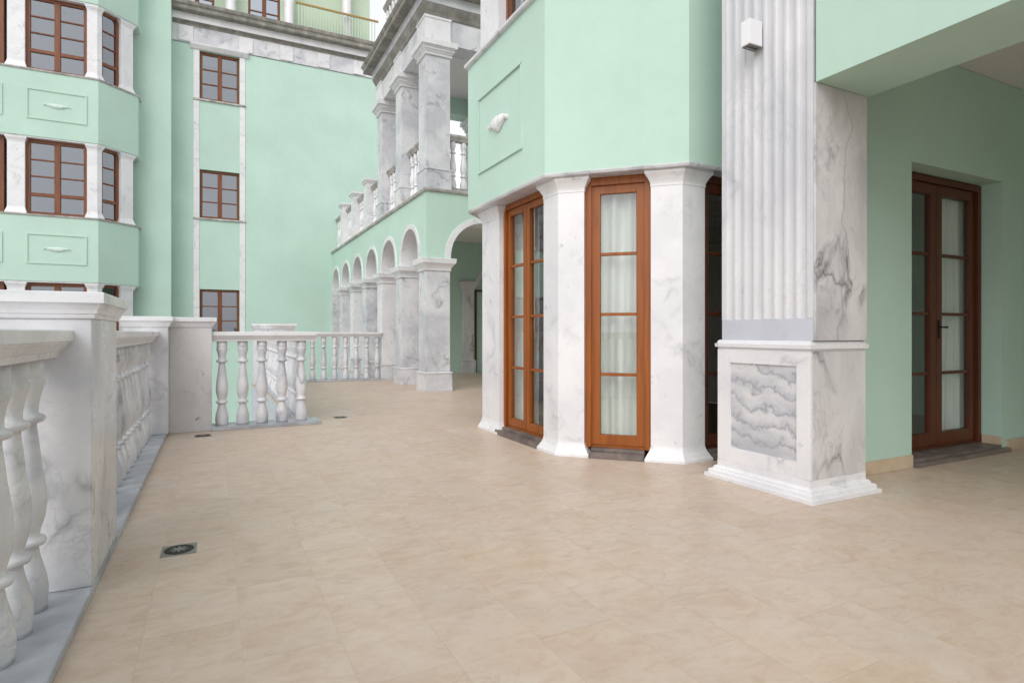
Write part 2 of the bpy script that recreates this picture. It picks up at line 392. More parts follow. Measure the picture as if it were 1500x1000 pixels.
tag(rest.build('outlying_floor_tiles', 'tile_far', fl), kind='stuff')

# ------------------------------------------------------------------ balustrades
BP = [(.062, .0), (.063, .02), (.066, .05), (.066, .085), (.061, .12), (.052, .155), (.043, .19), (.038, .22), (.037, .232), (.056, .238), (.061, .25), (.056, .262),
      (.04, .27), (.043, .29), (.056, .335), (.062, .38), (.061, .42), (.054, .48), (.044, .55), (.037, .62), (.032, .66), (.032, .675), (.053, .683), (.058, .694), (.053, .705),
      (.037, .713), (.037, .74), (.044, .78), (.056, .82), (.056, .835), (.05, .84), (.052, .845), (.052, .91)]
def baluster_mesh(h, k=1.0, seg=18):
    return MB().lathe([(r*k, z*h/.91) for r, z in BP], 0, 0, seg)
RAIL = [(-.07, -.105), (.07, -.105), (.075, -.085), (.085, -.075), (.10, -.055), (.105, -.05), (.105, -.046), (.115, -.042), (.115, -.004), (.111, 0), (-.111, 0), (-.115, -.004), (-.115, -.042), (-.105, -.046), (-.105, -.05), (-.10, -.055), (-.085, -.075), (-.075, -.085)]
bal_proto = None
def balustrade(label, p0, p1, spots, plinth=(.0, .0), z=0.0, top=1.06, ph=.035, group=None, pw=.18, rail_ext=(0, 0), mat='marble_white'):
    """p0 -> p1 centre line; spots = distances of the balusters along it"""
    global bal_proto
    dx, dy = p1[0]-p0[0], p1[1]-p0[1]; L = math.hypot(dx, dy); P0 = frame(p0[0], p0[1], dx, dy); P = lambda s, t, zz: P0(s, t, zz)
    root = empty('balustrade', (p0[0], p0[1], z)); tag(root, label, 'balustrade', group)
    Q = lambda s, t, zz: tuple(Vector(P0(s, t, zz+z))-Vector((p0[0], p0[1], z)))
    MB().pbox(Q, -plinth[0], L+plinth[1], -pw, pw, .001, ph).build('plinth', 'marble_grey', root, .003)
    MB().extr(Q, [(t_, top+zz) for t_, zz in RAIL], -rail_ext[0], L+rail_ext[1]).build('handrail', mat, root)
    if bal_proto is None:
        bal_proto = baluster_mesh(top-.105-ph).build('baluster', 'marble', root); b = bal_proto; first = True
    else: first = False
    for s in spots:
        q = Q(s, 0, ph)
        if first: bal_proto.location = q; first = False; continue
        b = dup(bal_proto, q, root)
    return root
def post(label, x0, x1, y0, y1, top=1.21, mat='marble', group='square marble balustrade posts'):
    cx, cy = (x0+x1)/2, (y0+y1)/2
    root = empty('balustrade_post', (cx, cy, 0)); tag(root, label, 'post', group)
    r = rect(x0-cx, x1-cx, y0-cy, y1-cy)
    MB().prism(r, .036 if x1 < -.2 else .001, top-.105).build('shaft', mat, root, .003)
    MB().stack(r, [(top-.105, .0), (top-.104, .008), (top-.095, .012), (top-.088, .012), (top-.085, .018), (top-.07, .022), (top-.055, .03), (top-.048, .036), (top-.046, .036), (top-.043, .046), (top-.003, .046), (top, .043)]).build('cap', 'marble_white', root)
    return root
XL = -.615
n1 = [2.71-.198*i for i in range(14)]
balustrade('white marble balustrade run ending at the long post beside the floor drain', (XL, -1.2), (XL, 2.857), sorted(s+1.2 for s in n1 if s > -1.15))
balustrade('white marble balustrade run between the long post and the twin corner posts', (XL, 3.512), (XL, 6.80), [.11+.2045*i for i in range(16)])
balustrade('short five-baluster marble balustrade beside the twin corner posts', (-.03, 7.20), (1.00, 7.20), [.098, .305, .503, .715, .925], plinth=(0, .09), rail_ext=(0, .05))
balustrade('marble balustrade running back from the five-baluster section to the far posts', (.93, 7.39), (.93, 13.0), [.15+.205*i for i in range(27)], pw=.1)
balustrade('far marble balustrade ending against the arcade pillars', (1.47, 13.15), (3.34, 13.15), [.16+.232*i for i in range(8)])
post('long polished marble post with moulded cap beside the square floor drain', -.80, -.44, 2.857, 3.512)
post('marble corner post joined by the handrail along the terrace edge', -.80, -.421, 6.80, 7.17)
post('warm grey flecked marble corner post at the five-baluster section', -.4205, -.03, 7.05, 7.40, mat='marble_fleck')
post('far marble post at the left end of the arcade balustrade', .98, 1.47, 12.95, 13.35, top=1.23)
post('far marble post half hidden behind another post at the terrace corner', .70, .978, 13.0, 13.36, top=1.23)
# long plinth under the posts
for nm, (x0, x1, y0, y1), lb in (('post_plinth', (-.795, -.435, 2.857, 3.512), 'grey marble plinth slab under the long post'), ('post_plinth', (-.795, -.435, 6.80, 7.17), 'grey marble plinth slab under the corner post')):
    tag(MB().box(x0, x1, y0, y1, .001, .035).build(nm, 'marble_grey'), lb, 'plinth')

# ------------------------------------------------------------------ doors and windows
GLASSY = {}
def french_door(parent, P, a0, a1, z0, z1, leaves, rows=4, mat='wood', gl='glass', t0=0.0, fw=.055, stile=.075, handle=True):
    """door set: fixed frame (the part) with leaves, panes and handles as sub-parts; t0 = front plane of the frame"""
    m = MB()
    m.pbox(P, a0, a0+fw, t0, t0+.1, z0, z1); m.pbox(P, a1-fw, a1, t0, t0+.1, z0, z1); m.pbox(P, a0+fw, a1-fw, t0, t0+.1, z1-fw, z1)
    m.pbox(P, a0+fw, a1-fw, t0+.02, t0+.1, z0, z0+.02)
    # narrow stepped moulding
    for q in ((a0+fw, a0+fw+.012), (a1-fw-.012, a1-fw)): m.pbox(P, q[0], q[1], t0+.012, t0+.022, z0+.02, z1-fw)
    root = m.build('french_door', mat, parent, .003)
    A, B = a0+fw+.003, a1-fw-.003; lw = (B-A)/leaves
    for k in range(leaves):
        l, r = A+k*lw+.0015, A+(k+1)*lw-.0015; b, tp = z0+.024, z1-fw-.004
        lf = MB(); T0, T1 = t0+.024, t0+.074
        lf.pbox(P, l, l+stile, T0, T1, b, tp); lf.pbox(P, r-stile, r, T0, T1, b, tp)
        lf.pbox(P, l+stile, r-stile, T0, T1, b, b+stile*1.25); lf.pbox(P, l+stile, r-stile, T0, T1, tp-stile, tp)
        g0, g1 = b+stile*1.25, tp-stile; hgt = (g1-g0)/rows; mu = .013
        for i in range(1, rows): lf.pbox(P, l+stile, r-stile, T0+.008, T1-.008, g0+i*hgt-mu, g0+i*hgt+mu)
        lf.build('leaf', mat, root, .003)
        for i in range(rows):
            MB().pbox(P, l+stile-.004, r-stile+.004, T0+.022, T0+.026, g0+i*hgt+(mu if i else -.004)-.002, g0+(i+1)*hgt-(mu if i < rows-1 else -.004)+.002).build('pane', gl, root)
        if handle and (k == leaves-1 or leaves == 1) and leaves > 1:
            h = MB(); h.pbox(P, l+.022, l+.05, T0-.006, T0+.001, 1.0, 1.16); h.pbox(P, l+.03, l+.042, T0-.045, T0-.005, 1.09, 1.102); h.pbox(P, l+.03, l+.085, T0-.052, T0-.042, 1.088, 1.104)
            h.build('handle', 'iron', root, .002)
    return root
def casement(parent, P, a0, a1, z0, z1, t0=.06, low=0.0, mat='wood_red', rows=3, cols=2, fw=.07):
    m = MB(); d = t0+.09
    m.pbox(P, a0, a0+fw, t0, d, z0, z1); m.pbox(P, a1-fw, a1, t0, d, z0, z1); m.pbox(P, a0+fw, a1-fw, t0, d, z1-fw, z1); m.pbox(P, a0+fw, a1-fw, t0, d, z0, z0+fw)
    lw = (a1-a0-2*fw)/cols; A = a0+fw; zl = z0+fw
    if low:
        m.pbox(P, A, a1-fw, t0, d-.01, z0+low-.04, z0+low+.04); zl = z0+low+.04
    for c in range(1, cols): m.pbox(P, A+c*lw-.06, A+c*lw+.06, t0-.008, d-.012, z0+fw, z1-fw)
    hgt = (z1-fw-zl)/rows; panes = []
    for c in range(cols):
        l = A+c*lw+(.06 if c else 0); r = A+(c+1)*lw-(.06 if c < cols-1 else 0)
        for i in range(1, rows): m.pbox(P, l, r, t0+.012, d-.02, zl+i*hgt-.016, zl+i*hgt+.016)
        for i in range(rows): panes.append((l, r, zl+i*hgt, zl+(i+1)*hgt))
        if low: panes.append((l, r, z0+fw, z0+low-.04))
    root = m.build('window', mat, parent, .004, 1)
    for l, r, b, tp in panes:
        MB().pbox(P, l-.003, r+.003, t0+.04, t0+.045, b-.003, tp+.003).build('pane', 'glass_far', root)
    return root

# ------------------------------------------------------------------ bay tower with french doors
V1 = (2.50, 4.325); V2 = (3.33, 3.495)
bayw = [(3.95, 3.495), V2, V1, (2.50, 6.02), (3.33, 6.85), (7.0, 6.85), (7.0, 3.495)]
bay = empty('bay_tower', (3.2, 4.9, 0)); tag(bay, 'mint green bay tower with white columns between varnished french doors', 'building')
def bo(m, name, mat, bevel=0.0, parent=None, seg=2):
    o = m.build(name, mat, None, bevel, seg); 
    p = parent or bay; o.parent = p; o.matrix_parent_inverse = p.matrix_world.inverted() if False else o.matrix_parent_inverse
    o.location = -Vector(p.location) if p.parent is None else Vector((0, 0, 0)); return o
ZS = 2.365
# hollow shell of the tower: spandrel storey, upper storey hidden above the frame
sp = MB()
outer = bayw; inner = offset(bayw, -.28)
n = len(outer)
for k in range(n):
    j = (k+1) % n
    a, b, c, d = outer[k], outer[j], inner[j], inner[k]
    for (p, q) in ((a, b), (d, c)): sp.add([(p[0], p[1], ZS+.03), (q[0], q[1], ZS+.03), (q[0], q[1], 3.96), (p[0], p[1], 3.96)], [(0, 1, 2, 3)])
    for z in (ZS+.03, 3.96): sp.add([(a[0], a[1], z), (b[0], b[1], z), (c[0], c[1], z), (d[0], d[1], z)], [(0, 1, 2, 3)])
bo(sp, 'spandrel_wall', 'mint')
bo(MB().stack(bayw, [(ZS, -.012), (ZS+.004, .0), (ZS+.022, .008), (ZS+.0295, .008)]), 'soffit_slab', 'marble')
bo(MB().stack(bayw, [(3.9605, 0), (3.962, .03), (3.972, .04), (3.998, .04), (4.002, .035)]), 'sill_ledge', 'marble')
shaft = offset([(3.95, 3.50), (3.327, 3.52), (2.548, 4.30), (2.548, 6.0), (3.33, 6.78), (6.9, 6.78), (6.9, 3.5)], -.085)
# columns stand at the corners of the shaft polygon
def ang_col(vtx, d1, l1, d2, l2, depth, z0, top, nm='column', parent=None):
    """pier bent round a corner: vtx outer corner, legs l1 along d1 and l2 along d2"""
    v = Vector(vtx); d1 = Vector(d1).normalized(); d2 = Vector(d2).normalized()
    n1 = Vector((d1.y, -d1.x)); n1 = n1 if n1.dot(d2) > 0 else -n1
    n2 = Vector((d2.y, -d2.x)); n2 = n2 if n2.dot(d1) > 0 else -n2
    a, b = v+d1*l1, v+d2*l2
    # inner corner
    bis = (n1+n2); bis = bis/max(.2, bis.dot(n1))
    poly = [tuple(a), tuple(v), tuple(b), tuple(b+n2*depth), tuple(v+bis*depth), tuple(a+n1*depth)]
    h = top-z0
    secs = [(z0, .046), (z0+.022, .046), (z0+.03, .042), (z0+.042, .033), (z0+.06, .024), (z0+.08, .012), (z0+.105, .004), (z0+.125, 0)]
    secs += [(top-.125, 0), (top-.123, .004), (top-.112, .005), (top-.108, .003), (top-.09, .007), (top-.07, .016), (top-.05, .027), (top-.035, .038), (top-.026, .045), (top-.022, .048), (top-.001, .048)]
    return bo(MB().stack(poly, secs), nm, 'marble_white', 0, parent)
S1 = (2.628, 4.318); S2 = (3.354, 3.592)     # shaft corners
dA = (0, 1); dB = (1, -1); dC = (1, 0)
ang_col(S1, dA, .25, dB, .225, .13, .001, ZS)
ang_col(S2, (-1, 1), .25, dC, .24, .13, .001, ZS)
ang_col((2.633, 5.93), (0, -1), .43, (1, 1), .3, .12, .001, ZS)
# doors in the A, B and C faces
PA = frame(2.633, 6.0, 0, -1)       # s runs towards the camera, t into the tower (+X)
PB = frame(S1[0], S1[1], 1, -1)
PC = frame(S2[0], S2[1], 1, 0)
LB = math.hypot(S2[0]-S1[0], S2[1]-S1[1])
french_door(bay, lambda s, t_, z: tuple(Vector(PA(s, t_, z))-Vector(bay.location)), .49, 1.43, .075, ZS-.002, 2, t0=.05, stile=.062, handle=False)
french_door(bay, lambda s, t_, z: tuple(Vector(PB(s, t_, z))-Vector(bay.location)), .21, LB-.235, .075, ZS-.002, 1, t0=.05, fw=.065, stile=.068)
french_door(bay, lambda s, t_, z: tuple(Vector(PC(s, t_, z))-Vector(bay.location)), .22, 1.1, .075, ZS-.002, 2, t0=.05, mat='wood_dark', handle=False)
for P_, a0, a1 in ((PA, .485, 1.395), (PB, .28, LB-.305), (PC, .30, .59)):
    bo(MB().pbox(P_, a0, a1, -.045, .22, .001, .05).pbox(P_, a0, a1, .02, .22, .05, .075), 'threshold', 'threshold', .003)
# back walls of the bay room, so the doors look into a room
rm = MB(); rm.box(6.6, 6.65, 3.8, 6.6, 0.012, ZS); rm.box(3.3, 6.6, 6.55, 6.6, .012, ZS); rm.box(4.5, 6.6, 3.78, 3.82, .012, ZS)
bo(rm, 'room_wall', 'room')
bo(MB().prism([(4.0, 3.83), (3.46, 3.83), (2.9, 4.4), (2.9, 5.9), (3.45, 6.5), (6.58, 6.5), (6.58, 3.83)], .002, .012), 'room_floor', 'wood_dark')
# framed panel and cartouche on the A spandrel
PW = frame(2.50, 6.02, 0, -1)
def panel_frame(P, a0, a1, z0, z1, parent, mat='mint', w_=.022, p_=.018, off=None):
    m = MB()
    m.pbox(P, a0, a1, -p_, .002, z1-w_, z1); m.pbox(P, a0, a1, -p_, .002, z0, z0+w_); m.pbox(P, a0, a0+w_, -p_, .002, z0+w_, z1-w_); m.pbox(P, a1-w_, a1, -p_, .002, z0+w_, z1-w_)
    return m
def cartouche(P, c, z, w_, h_, dep):
    """shallow carved shell-like ornament"""
    m = MB(); rows = 7; colsn = 15; grid = []
    for i in range(rows):
        b = i/(rows-1)*2-1
        for j in range(colsn):
            a = j/(colsn-1)*2-1
            ww = w_/2*(1-.25*abs(b)**2)*(1-.12*(1+math.cos(3*math.pi*b))/2); hh = h_/2*(1-.62*abs(a)**1.6)
            bulge = dep*math.sqrt(max(0, 1-a*a*.98))*math.sqrt(max(0, 1-b*b*.98))*(1+.22*math.cos(a*13))
            grid.append(P(c+a*ww, -bulge, z+b*hh-.1*h_*math.cos(a*math.pi)*.6))
    m.add(grid, [(i*colsn+j, i*colsn+j+1, (i+1)*colsn+j+1, (i+1)*colsn+j) for i in range(rows-1) for j in range(colsn-1)], True)
    for sgn in (-1, 1):
        base = c+sgn*w_*.5; ring = []
        for i in range(8):
            q = 2*math.pi*i/8; ring.append((math.cos(q)*h_*.16, math.sin(q)*h_*.16))
        m.add([P(base+a, 0, z+b) for a, b in ring]+[P(base+a*.6, -dep*.8, z+b*.6) for a, b in ring], [(i, (i+1) % 8, 8+(i+1) % 8, 8+i) for i in range(8)]+[tuple(range(8, 16))], False)
    return m
bo(panel_frame(PW, .30, 1.29, 2.72, 3.52, bay), 'panel_moulding', 'mint', .004)
bo(cartouche(PW, .79, 3.12, .36, .17, .05), 'cartouche', 'marble_white')
# upper storey: columns, window and wall above the ledge
for vtx, d1, l1, d2, l2 in ((S1, dA, .26, dB, .235), (S2, (-1, 1), .27, dC, .24), ((2.633, 5.98), (0, -1), .46, (1, 1), .3)):
    ang_col(vtx, d1, l1, d2, l2, .24, 4.003, 6.3)
casement(bay, lambda s, t_, z: tuple(Vector(PA(s, t_, z))-Vector(bay.location)), .46, 1.42, 4.01, 6.29, .09, rows=4)
casement(bay, lambda s, t_, z: tuple(Vector(PB(s, t_, z))-Vector(bay.location)), .2, LB-.2, 4.01, 6.29, .09, rows=4, cols=1)
upw = MB().box(2.86, 6.9, 4.2, 6.6, 4.003, 4.06); bo(upw, 'upper_floor', 'room')
bo(MB().prism(bayw, 6.31, 8.2), 'upper_spandrel', 'mint')
# mint face continuing above face B, C over the lower storey to the next floor
PBw = frame(V1[0], V1[1], 1, -1); LBw = math.hypot(V2[0]-V1[0], V2[1]-V1[1])

# ------------------------------------------------------------------ house with the porch
porch = empty('porch_house', (6, 2.7, 0)); tag(porch, 'mint green house wall with a deep beam and ceiling over the shaded porch', 'building')
YW = 2.68
PD = frame(3.86, YW, 1, 0)
d0, d1_ = 4.85-3.86, 6.22-3.86
bo(wall(PD, 0, 4.1, .001, 3.26, .32, [(d0, d1_, .001, 2.385)]), 'wall', 'mint', 0, porch)
french_door(porch, lambda s, t_, z: tuple(Vector(PD(s, t_, z))-Vector(porch.location)), d0+.005, d1_-.005, .06, 2.375, 2, mat='wood_dark', t0=.155, stile=.085)
bo(MB().pbox(PD, d0-.0, d1_+.06, -.045, -.001, .001, .035).pbox(PD, d0+.003, d1_-.003, .0, .30, .002, .055), 'threshold', 'threshold', .003, porch)
for q in ((0, d0-.002, -.014, -.001, .001, .10), (d1_+.062, 4.1, -.014, -.001, .001, .10), (d1_-.016, d1_-.002, .002, .15, .056, .13)):
    bo(MB().pbox(PD, *q), 'skirting', 'skirt', .002, porch)
XB0, XB1 = 3.318, 3.84
bo(MB().box(XB0, XB1, -3.4, 2.392, 2.60, 8.0), 'beam', 'mint', 0, porch)
bo(MB().box(4.3, 8.0, -3.8, -3.4, .001, 8.0), 'added_shade_wall', 'mint', 0, porch)  # unseen wall, added to keep light out of the porch
bo(MB().box(XB1+.001, 8.0, -3.399, YW-.001, 3.262, 3.6), 'ceiling', 'ceil', 0, porch)
bo(MB().box(7.96, 8.2, -3.4, YW, .001, 3.26), 'side_wall', 'mint', 0, porch)
up = MB().box(3.86, 8.2, YW, YW+.32, 3.27, 8.0); up.box(3.905, 3.99, 2.99, 3.49, .02, 8.0); bo(up, 'upper_wall', 'mint', 0, porch)
r2 = MB().box(4.1, 7.9, 3.40, 3.45, 0, 2.7); r2.box(4.1, 7.9, 3.02, 3.39, 2.65, 2.7); bo(r2, 'room_wall', 'room', 0, porch)
bo(MB().box(4.1, 7.9, 3.03, 3.39, .002, .02), 'room_floor', 'wood_dark', 0, porch)

# ------------------------------------------------------------------ fluted corner pillar on its pedestal
pil = empty('fluted_pillar', (3.57, 2.77, 0)); tag(pil, 'fluted blue-white marble pillar on a square pedestal carrying the porch beam', 'pillar')
die = rect(3.292, 3.845, 2.412, 3.165)
bo(MB().stack(die, [(.001, .066), (.026, .066), (.027, .046), (.05, .045), (.058, .036), (.059, .022), (.068, .022), (.082, .01), (.083, 0), (.13, 0)]), 'pedestal_base', 'marble_white', 0, pil)
# die: core plus frame round a recessed panel on the terrace face
core = MB().box(3.315, 3.845, 2.412, 3.165, .13, .932); bo(core, 'pedestal_block', 'marble_warm', .002, pil)
PF = frame(3.292, 3.165, 0, -1)
fr = MB(); pa0, pa1, pz0, pz1 = .115, .655, .232, .835; FWID = .753
fr.pbox(PF, 0, pa0, 0, .0225, .131, .932); fr.pbox(PF, pa1, FWID, 0, .0225, .131, .932); fr.pbox(PF, pa0, pa1, 0, .0225, pz1, .932); fr.pbox(PF, pa0, pa1, 0, .0225, .131, pz0)
bo(fr, 'panel_frame', 'marble_white', .002, pil)
bo(MB().pbox(PF, pa0+.001, pa1-.001, .014, .0224, pz0+.001, pz1-.001), 'inset_panel', 'marble_panel', 0, pil)
bo(MB().stack(die, [(.933, -.004), (.945, -.004), (.947, .012), (.972, .014), (.975, .002), (.992, -.002), (.998, -.012)]), 'pedestal_cap', 'marble_white', 0, pil)
x0, x1, y0, y1 = 3.315, 3.83, 2.41, 3.145
bo(MB().box(x0, x1, y0, y1, .998, 1.140), 'shaft_block', 'marble_band', .002, pil)
# fluted shaft: cross-section with half-round grooves on the terrace face
prof = [(x1, y0), (x1, y1), (x0, y1)]; nf = 8; mrg = .035; pitch = (y1-y0-2*mrg)/nf
for k in range(nf):
    c = y1-mrg-pitch*(k+.5); R_ = pitch*.43
    for i in range(9):
        q = math.pi*i/8; prof.append((x0+math.sin(q)*R_*.5, c+R_*math.cos(q)))
prof.append((x0, y0))
sh = MB(); npf = len(prof)
vs_ = [(a, b, 1.1405) for a, b in prof]+[(a, b, 8.0) for a, b in prof]
sh.add(vs_, [(i, (i+1) % npf, npf+(i+1) % npf, npf+i) for i in range(npf)]+[tuple(range(npf)), tuple(range(npf, 2*npf))])
bo(sh, 'fluted_shaft', 'marble_flute', 0, pil)
# veined slab facing the camera side of the shaft, under the beam
bo(MB().box(x0+.004, x1, 2.394, 2.4095, 1.0, 2.599), 'veined_facing', 'marble_crack', .001, pil)
# lamp
lm = empty('wall_lamp', (3.24, 2.8, 3.0)); tag(lm, 'small white box wall lamp with grey underside on the fluted pillar', 'lamp')
bo(MB().box(3.19, 3.312, 2.785, 2.86, 2.985, 3.155), 'lamp_housing', 'lamp', .003, lm)
bo(MB().box(3.197, 3.305, 2.791, 2.854, 2.978, 2.9845), 'lamp_lens', 'lamp_under', .001, lm)
bo(MB().box(3.205, 3.297, 2.815, 2.83, 2.970, 2.9775), 'louvre', 'steel', .001, lm)

# ------------------------------------------------------------------ arcade wing
arc = empty('arcade_wing', (3.6, 12, 0)); tag(arc, 'mint green arcade wing with marble pillars, balcony and columned loggia above', 'building')
XA = 3.35; Y0 = 10.0; PW_ = .43; PIT = 1.545; NP = 6; CT = 2.38; WT = 3.565
PX = frame(XA, Y0, 0, 1)     # direction +Y: left is -X -> t must be negated for inward
PXi = lambda s, t_, z: (XA+t_, Y0+s, z)
PYi = lambda s, t_, z: (XA+s, Y0+t_, z)
spans = [(PIT*i+PW_, PIT*(i+1)) for i in range(NP)]
spans[-1] = (PIT*5+PW_, 9.22)
m = MB(); arch_wall(m, PXi, spans, 0, 9.39, CT, WT, .45, .10); bo(m, 'arch_wall', 'mint', 0, arc)
m = MB(); arch_wall(m, PYi, [(.452, 1.77)], .4505, 4.4, CT, WT, .44, .04); bo(m, 'end_wall', 'mint', 0, arc)
for (l, r) in spans: bo(archivolt(PXi, l+.002, r-.002, CT, .10, .09, -.02, .455), 'archivolt', 'marble_white', .003, arc)
bo(archivolt(PYi, .46, 1.765, CT, .04, .11, -.025, .445), 'archivolt', 'marble_white', .003, arc)
def pillar(x0, x1, y0, y1, parent, mat='marble'):
    r = rect(x0, x1, y0, y1)
    s = bo(MB().prism(r, .353, 2.155), 'pillar', mat, .004, parent)
    off = Vector(parent.location)
    b = bo(MB().stack(r, [(.001, .035), (.05, .035), (.055, .03), (.31, .03), (.315, .042), (.335, .042), (.345, .02), (.352, .0)]), 'pillar_base', 'marble', 0, parent)
    c = bo(MB().stack(r, [(2.156, 0), (2.158, .02), (2.175, .025), (2.18, .012), (2.20, .016), (2.24, .035), (2.27, .06), (2.285, .07), (2.288, .085), (2.372, .095), (CT-.001, .09)]), 'pillar_capital', 'marble_white', 0, parent)
    return s
mats = ['marble', 'marble', 'marble_white', 'marble', 'marble_white', 'marble']
for i in range(NP): pillar(XA, XA+.45, Y0+PIT*i, Y0+PIT*i+PW_, arc, mats[i])
pillar(XA+1.77, XA+2.22, Y0, Y0+.43, arc)
bo(MB().box(XA, XA+.45, 19.22, 19.39, .001, CT), 'engaged_pillar', 'marble', 0, arc)
# ground-floor hall
bo(MB().box(XA+.451, 7.7, Y0+.441, 19.38, 3.40, WT-.001), 'hall_ceiling', 'ceil', 0, arc)
bo(MB().box(5.0, 7.7, 14.2, 14.5, .001, 3.399), 'hall_cross_wall', 'mint', 0, arc)
bo(MB().box(7.7, 7.9, Y0, 19.38, .001, 3.58), 'hall_side_wall', 'mint', 0, arc)
bo(MB().stack(rect(5.72, 6.02, 14.10, 14.199), [(.001, .04), (.3, .04), (.32, .06), (.35, .0), (2.15, 0), (2.2, .03), (2.28, .08), (2.37, .08)]), 'hall_pilaster', 'marble_warm', 0, arc)
bo(MB().box(6.09, 6.12, 14.14, 14.199, .001, 2.12).box(6.09, 7.1, 14.14, 14.199, 2.12, 2.17), 'door_frame', 'wood_dark', 0, arc)
bo(archivolt(lambda s, t_, z: (6.1+s, 14.2+t_, z), .08, .92, 2.25, .0, .10, -.03, -.001), 'archivolt', 'marble_white', 0, arc)
# balcony slab edge
bo(MB().stack(rect(XA, 7.7, Y0, 19.385), [(WT+.001, 0), (WT+.003, .03), (WT+.012, .04), (WT+.035, .05), (WT+.055, .05), (WT+.06, .045)]), 'balcony_ledge', 'marble_old', 0, arc)
BZ = WT+.061
def up_col(x0, x1, y0, y1):
    r = rect(x0, x1, y0, y1)
    bo(MB().stack(r, [(BZ, .022), (BZ+.33, .022), (BZ+.335, .035), (BZ+.355, .035), (BZ+.365, .012), (BZ+.372, 0), (6.0, 0)]), 'loggia_column', 'marble', 0, arc)
    bo(MB().stack(r, [(6.001, .0), (6.003, .03), (6.025, .035), (6.03, .012), (6.05, .012), (6.055, .03), (6.085, .05), (6.09, .068), (6.105, .07), (6.11, .05), (6.125, .06), (6.15, .085), (6.152, .11), (6.245, .115), (6.249, .11)]), 'column_capital', 'marble_white', 0, arc)
for i in range(3): up_col(XA, XA+.45, Y0+PIT*i, Y0+PIT*i+PW_)
up_col(5.55, 5.98, Y0, Y0+PW_); up_col(5.55, 5.98, Y0+2*PIT, Y0+2*PIT+PW_)
YE = Y0+2*PIT+PW_
# beams (architrave + frieze) as a ring
XE = 5.98
be = MB(); be.box(XA, XA+.45, Y0, YE, 6.25, 6.69); be.box(XE-.45, XE, Y0, YE, 6.25, 6.69)
be.box(XA+.4505, XE-.4505, Y0, Y0+.43, 6.25, 6.69)
bo(be, 'frieze', 'marble', 0, arc)
bo(MB().box(XA+.4505, XE-.4505, YE-.43, YE, 6.25, 6.69), 'end_beam', 'mint', 0, arc)
bo(MB().box(XA+.4505, XE-.4505, Y0+.4305, YE-.4305, 6.64, 6.689), 'loggia_ceiling', 'ceil', 0, arc)
for i in range(3):
    y = Y0+PIT*i
    bo(MB().stack(rect(XA-.001, XA+.30, y+.02, y+PW_-.02), [(6.25, .03), (6.64, .03), (6.65, .045), (6.688, .045)]) if i else
       MB().stack(rect(XA-.001, XA+.42, y-.001, y+PW_-.02), [(6.25, .03), (6.64, .03), (6.65, .045), (6.688, .045)]), 'frieze_block', 'marble_white', 0, arc)
rr = rect(XA, XE, Y0, YE)
bo(MB().stack(rr, [(6.69, .02), (6.72, .03), (6.75, .035), (6.80, .06), (6.86, .085), (6.89, .09)]), 'bed_moulding', 'marble_soot', 0, arc)
bo(MB().stack(rr, [(6.891, .10), (7.06, .10)]), 'fascia', 'marble', 0, arc)
bo(MB().stack(rr, [(7.061, .10), (7.0615, .255), (7.075, .27), (7.16, .27), (7.18, .29), (7.23, .31), (7.24, .31), (7.25, .30)]), 'cornice', 'marble_soot', 0, arc)
def sub_bal(parent, p0, p1, z, nb, nm='parapet', k=1.0, hgt=1.1, skip=()):
    """small balustrade that is a part of a building, balusters as sub-parts"""
    global bal_small
    dx, dy = p1[0]-p0[0], p1[1]-p0[1]; L = math.hypot(dx, dy); P_ = frame(p0[0], p0[1], dx, dy)
    off = Vector(parent.location); Q = lambda s, t_, zz: tuple(Vector(P_(s, t_, zz))-off)
    root = MB().pbox(Q, 0, L, -.09, .09, z+.001, z+.08).build(nm, 'marble_old', parent)
    MB().extr(Q, [(t_*.9, z+hgt+zz) for t_, zz in RAIL], 0, L).build('handrail', 'marble_old', root)
    for i in range(nb):
        q = Q((i+.5)*L/nb, 0, z+.08)
        if (hgt) not in GLASSY:
            o = baluster_mesh(hgt-.105-.08, 1.05, 12).build('baluster', 'marble_white', root); o.location = q; GLASSY[hgt] = o
        else: dup(GLASSY[hgt], q, root)
    return root
for i in range(5):
    y = Y0+PIT*i
    sub_bal(arc, (XA+.20, y+PW_+.01), (XA+.20, y+PIT-.01), BZ, 5, hgt=1.06)
sub_bal(arc, (XA+.20, Y0+5*PIT+PW_+.01), (XA+.20, 19.38), BZ, 5, hgt=1.06)
sub_bal(arc, (XA+.47, Y0+.2), (5.54, Y0+.2), BZ, 8, hgt=1.06)
for i in (3, 4, 5):
    y = Y0+PIT*i
    bo(MB().stack(rect(XA+.02, XA+.38, y+.02, y+.38), [(BZ, .02), (BZ+.3, .02), (BZ+.31, 0), (BZ+1.14, 0), (BZ+1.15, .02), (BZ+1.17, .03), (BZ+1.20, .05), (BZ+1.205, .065), (BZ+1.25, .065)]), 'parapet_post', 'marble_white', 0, arc)
sub_bal(arc, (XA+.05, Y0), (XA+.05, YE-.7), 7.251, 13, 'roof_parapet', hgt=.95)
sub_bal(arc, (XA+.08, Y0+.02), (XE, Y0+.02), 7.251, 11, 'roof_parapet', hgt=.95)

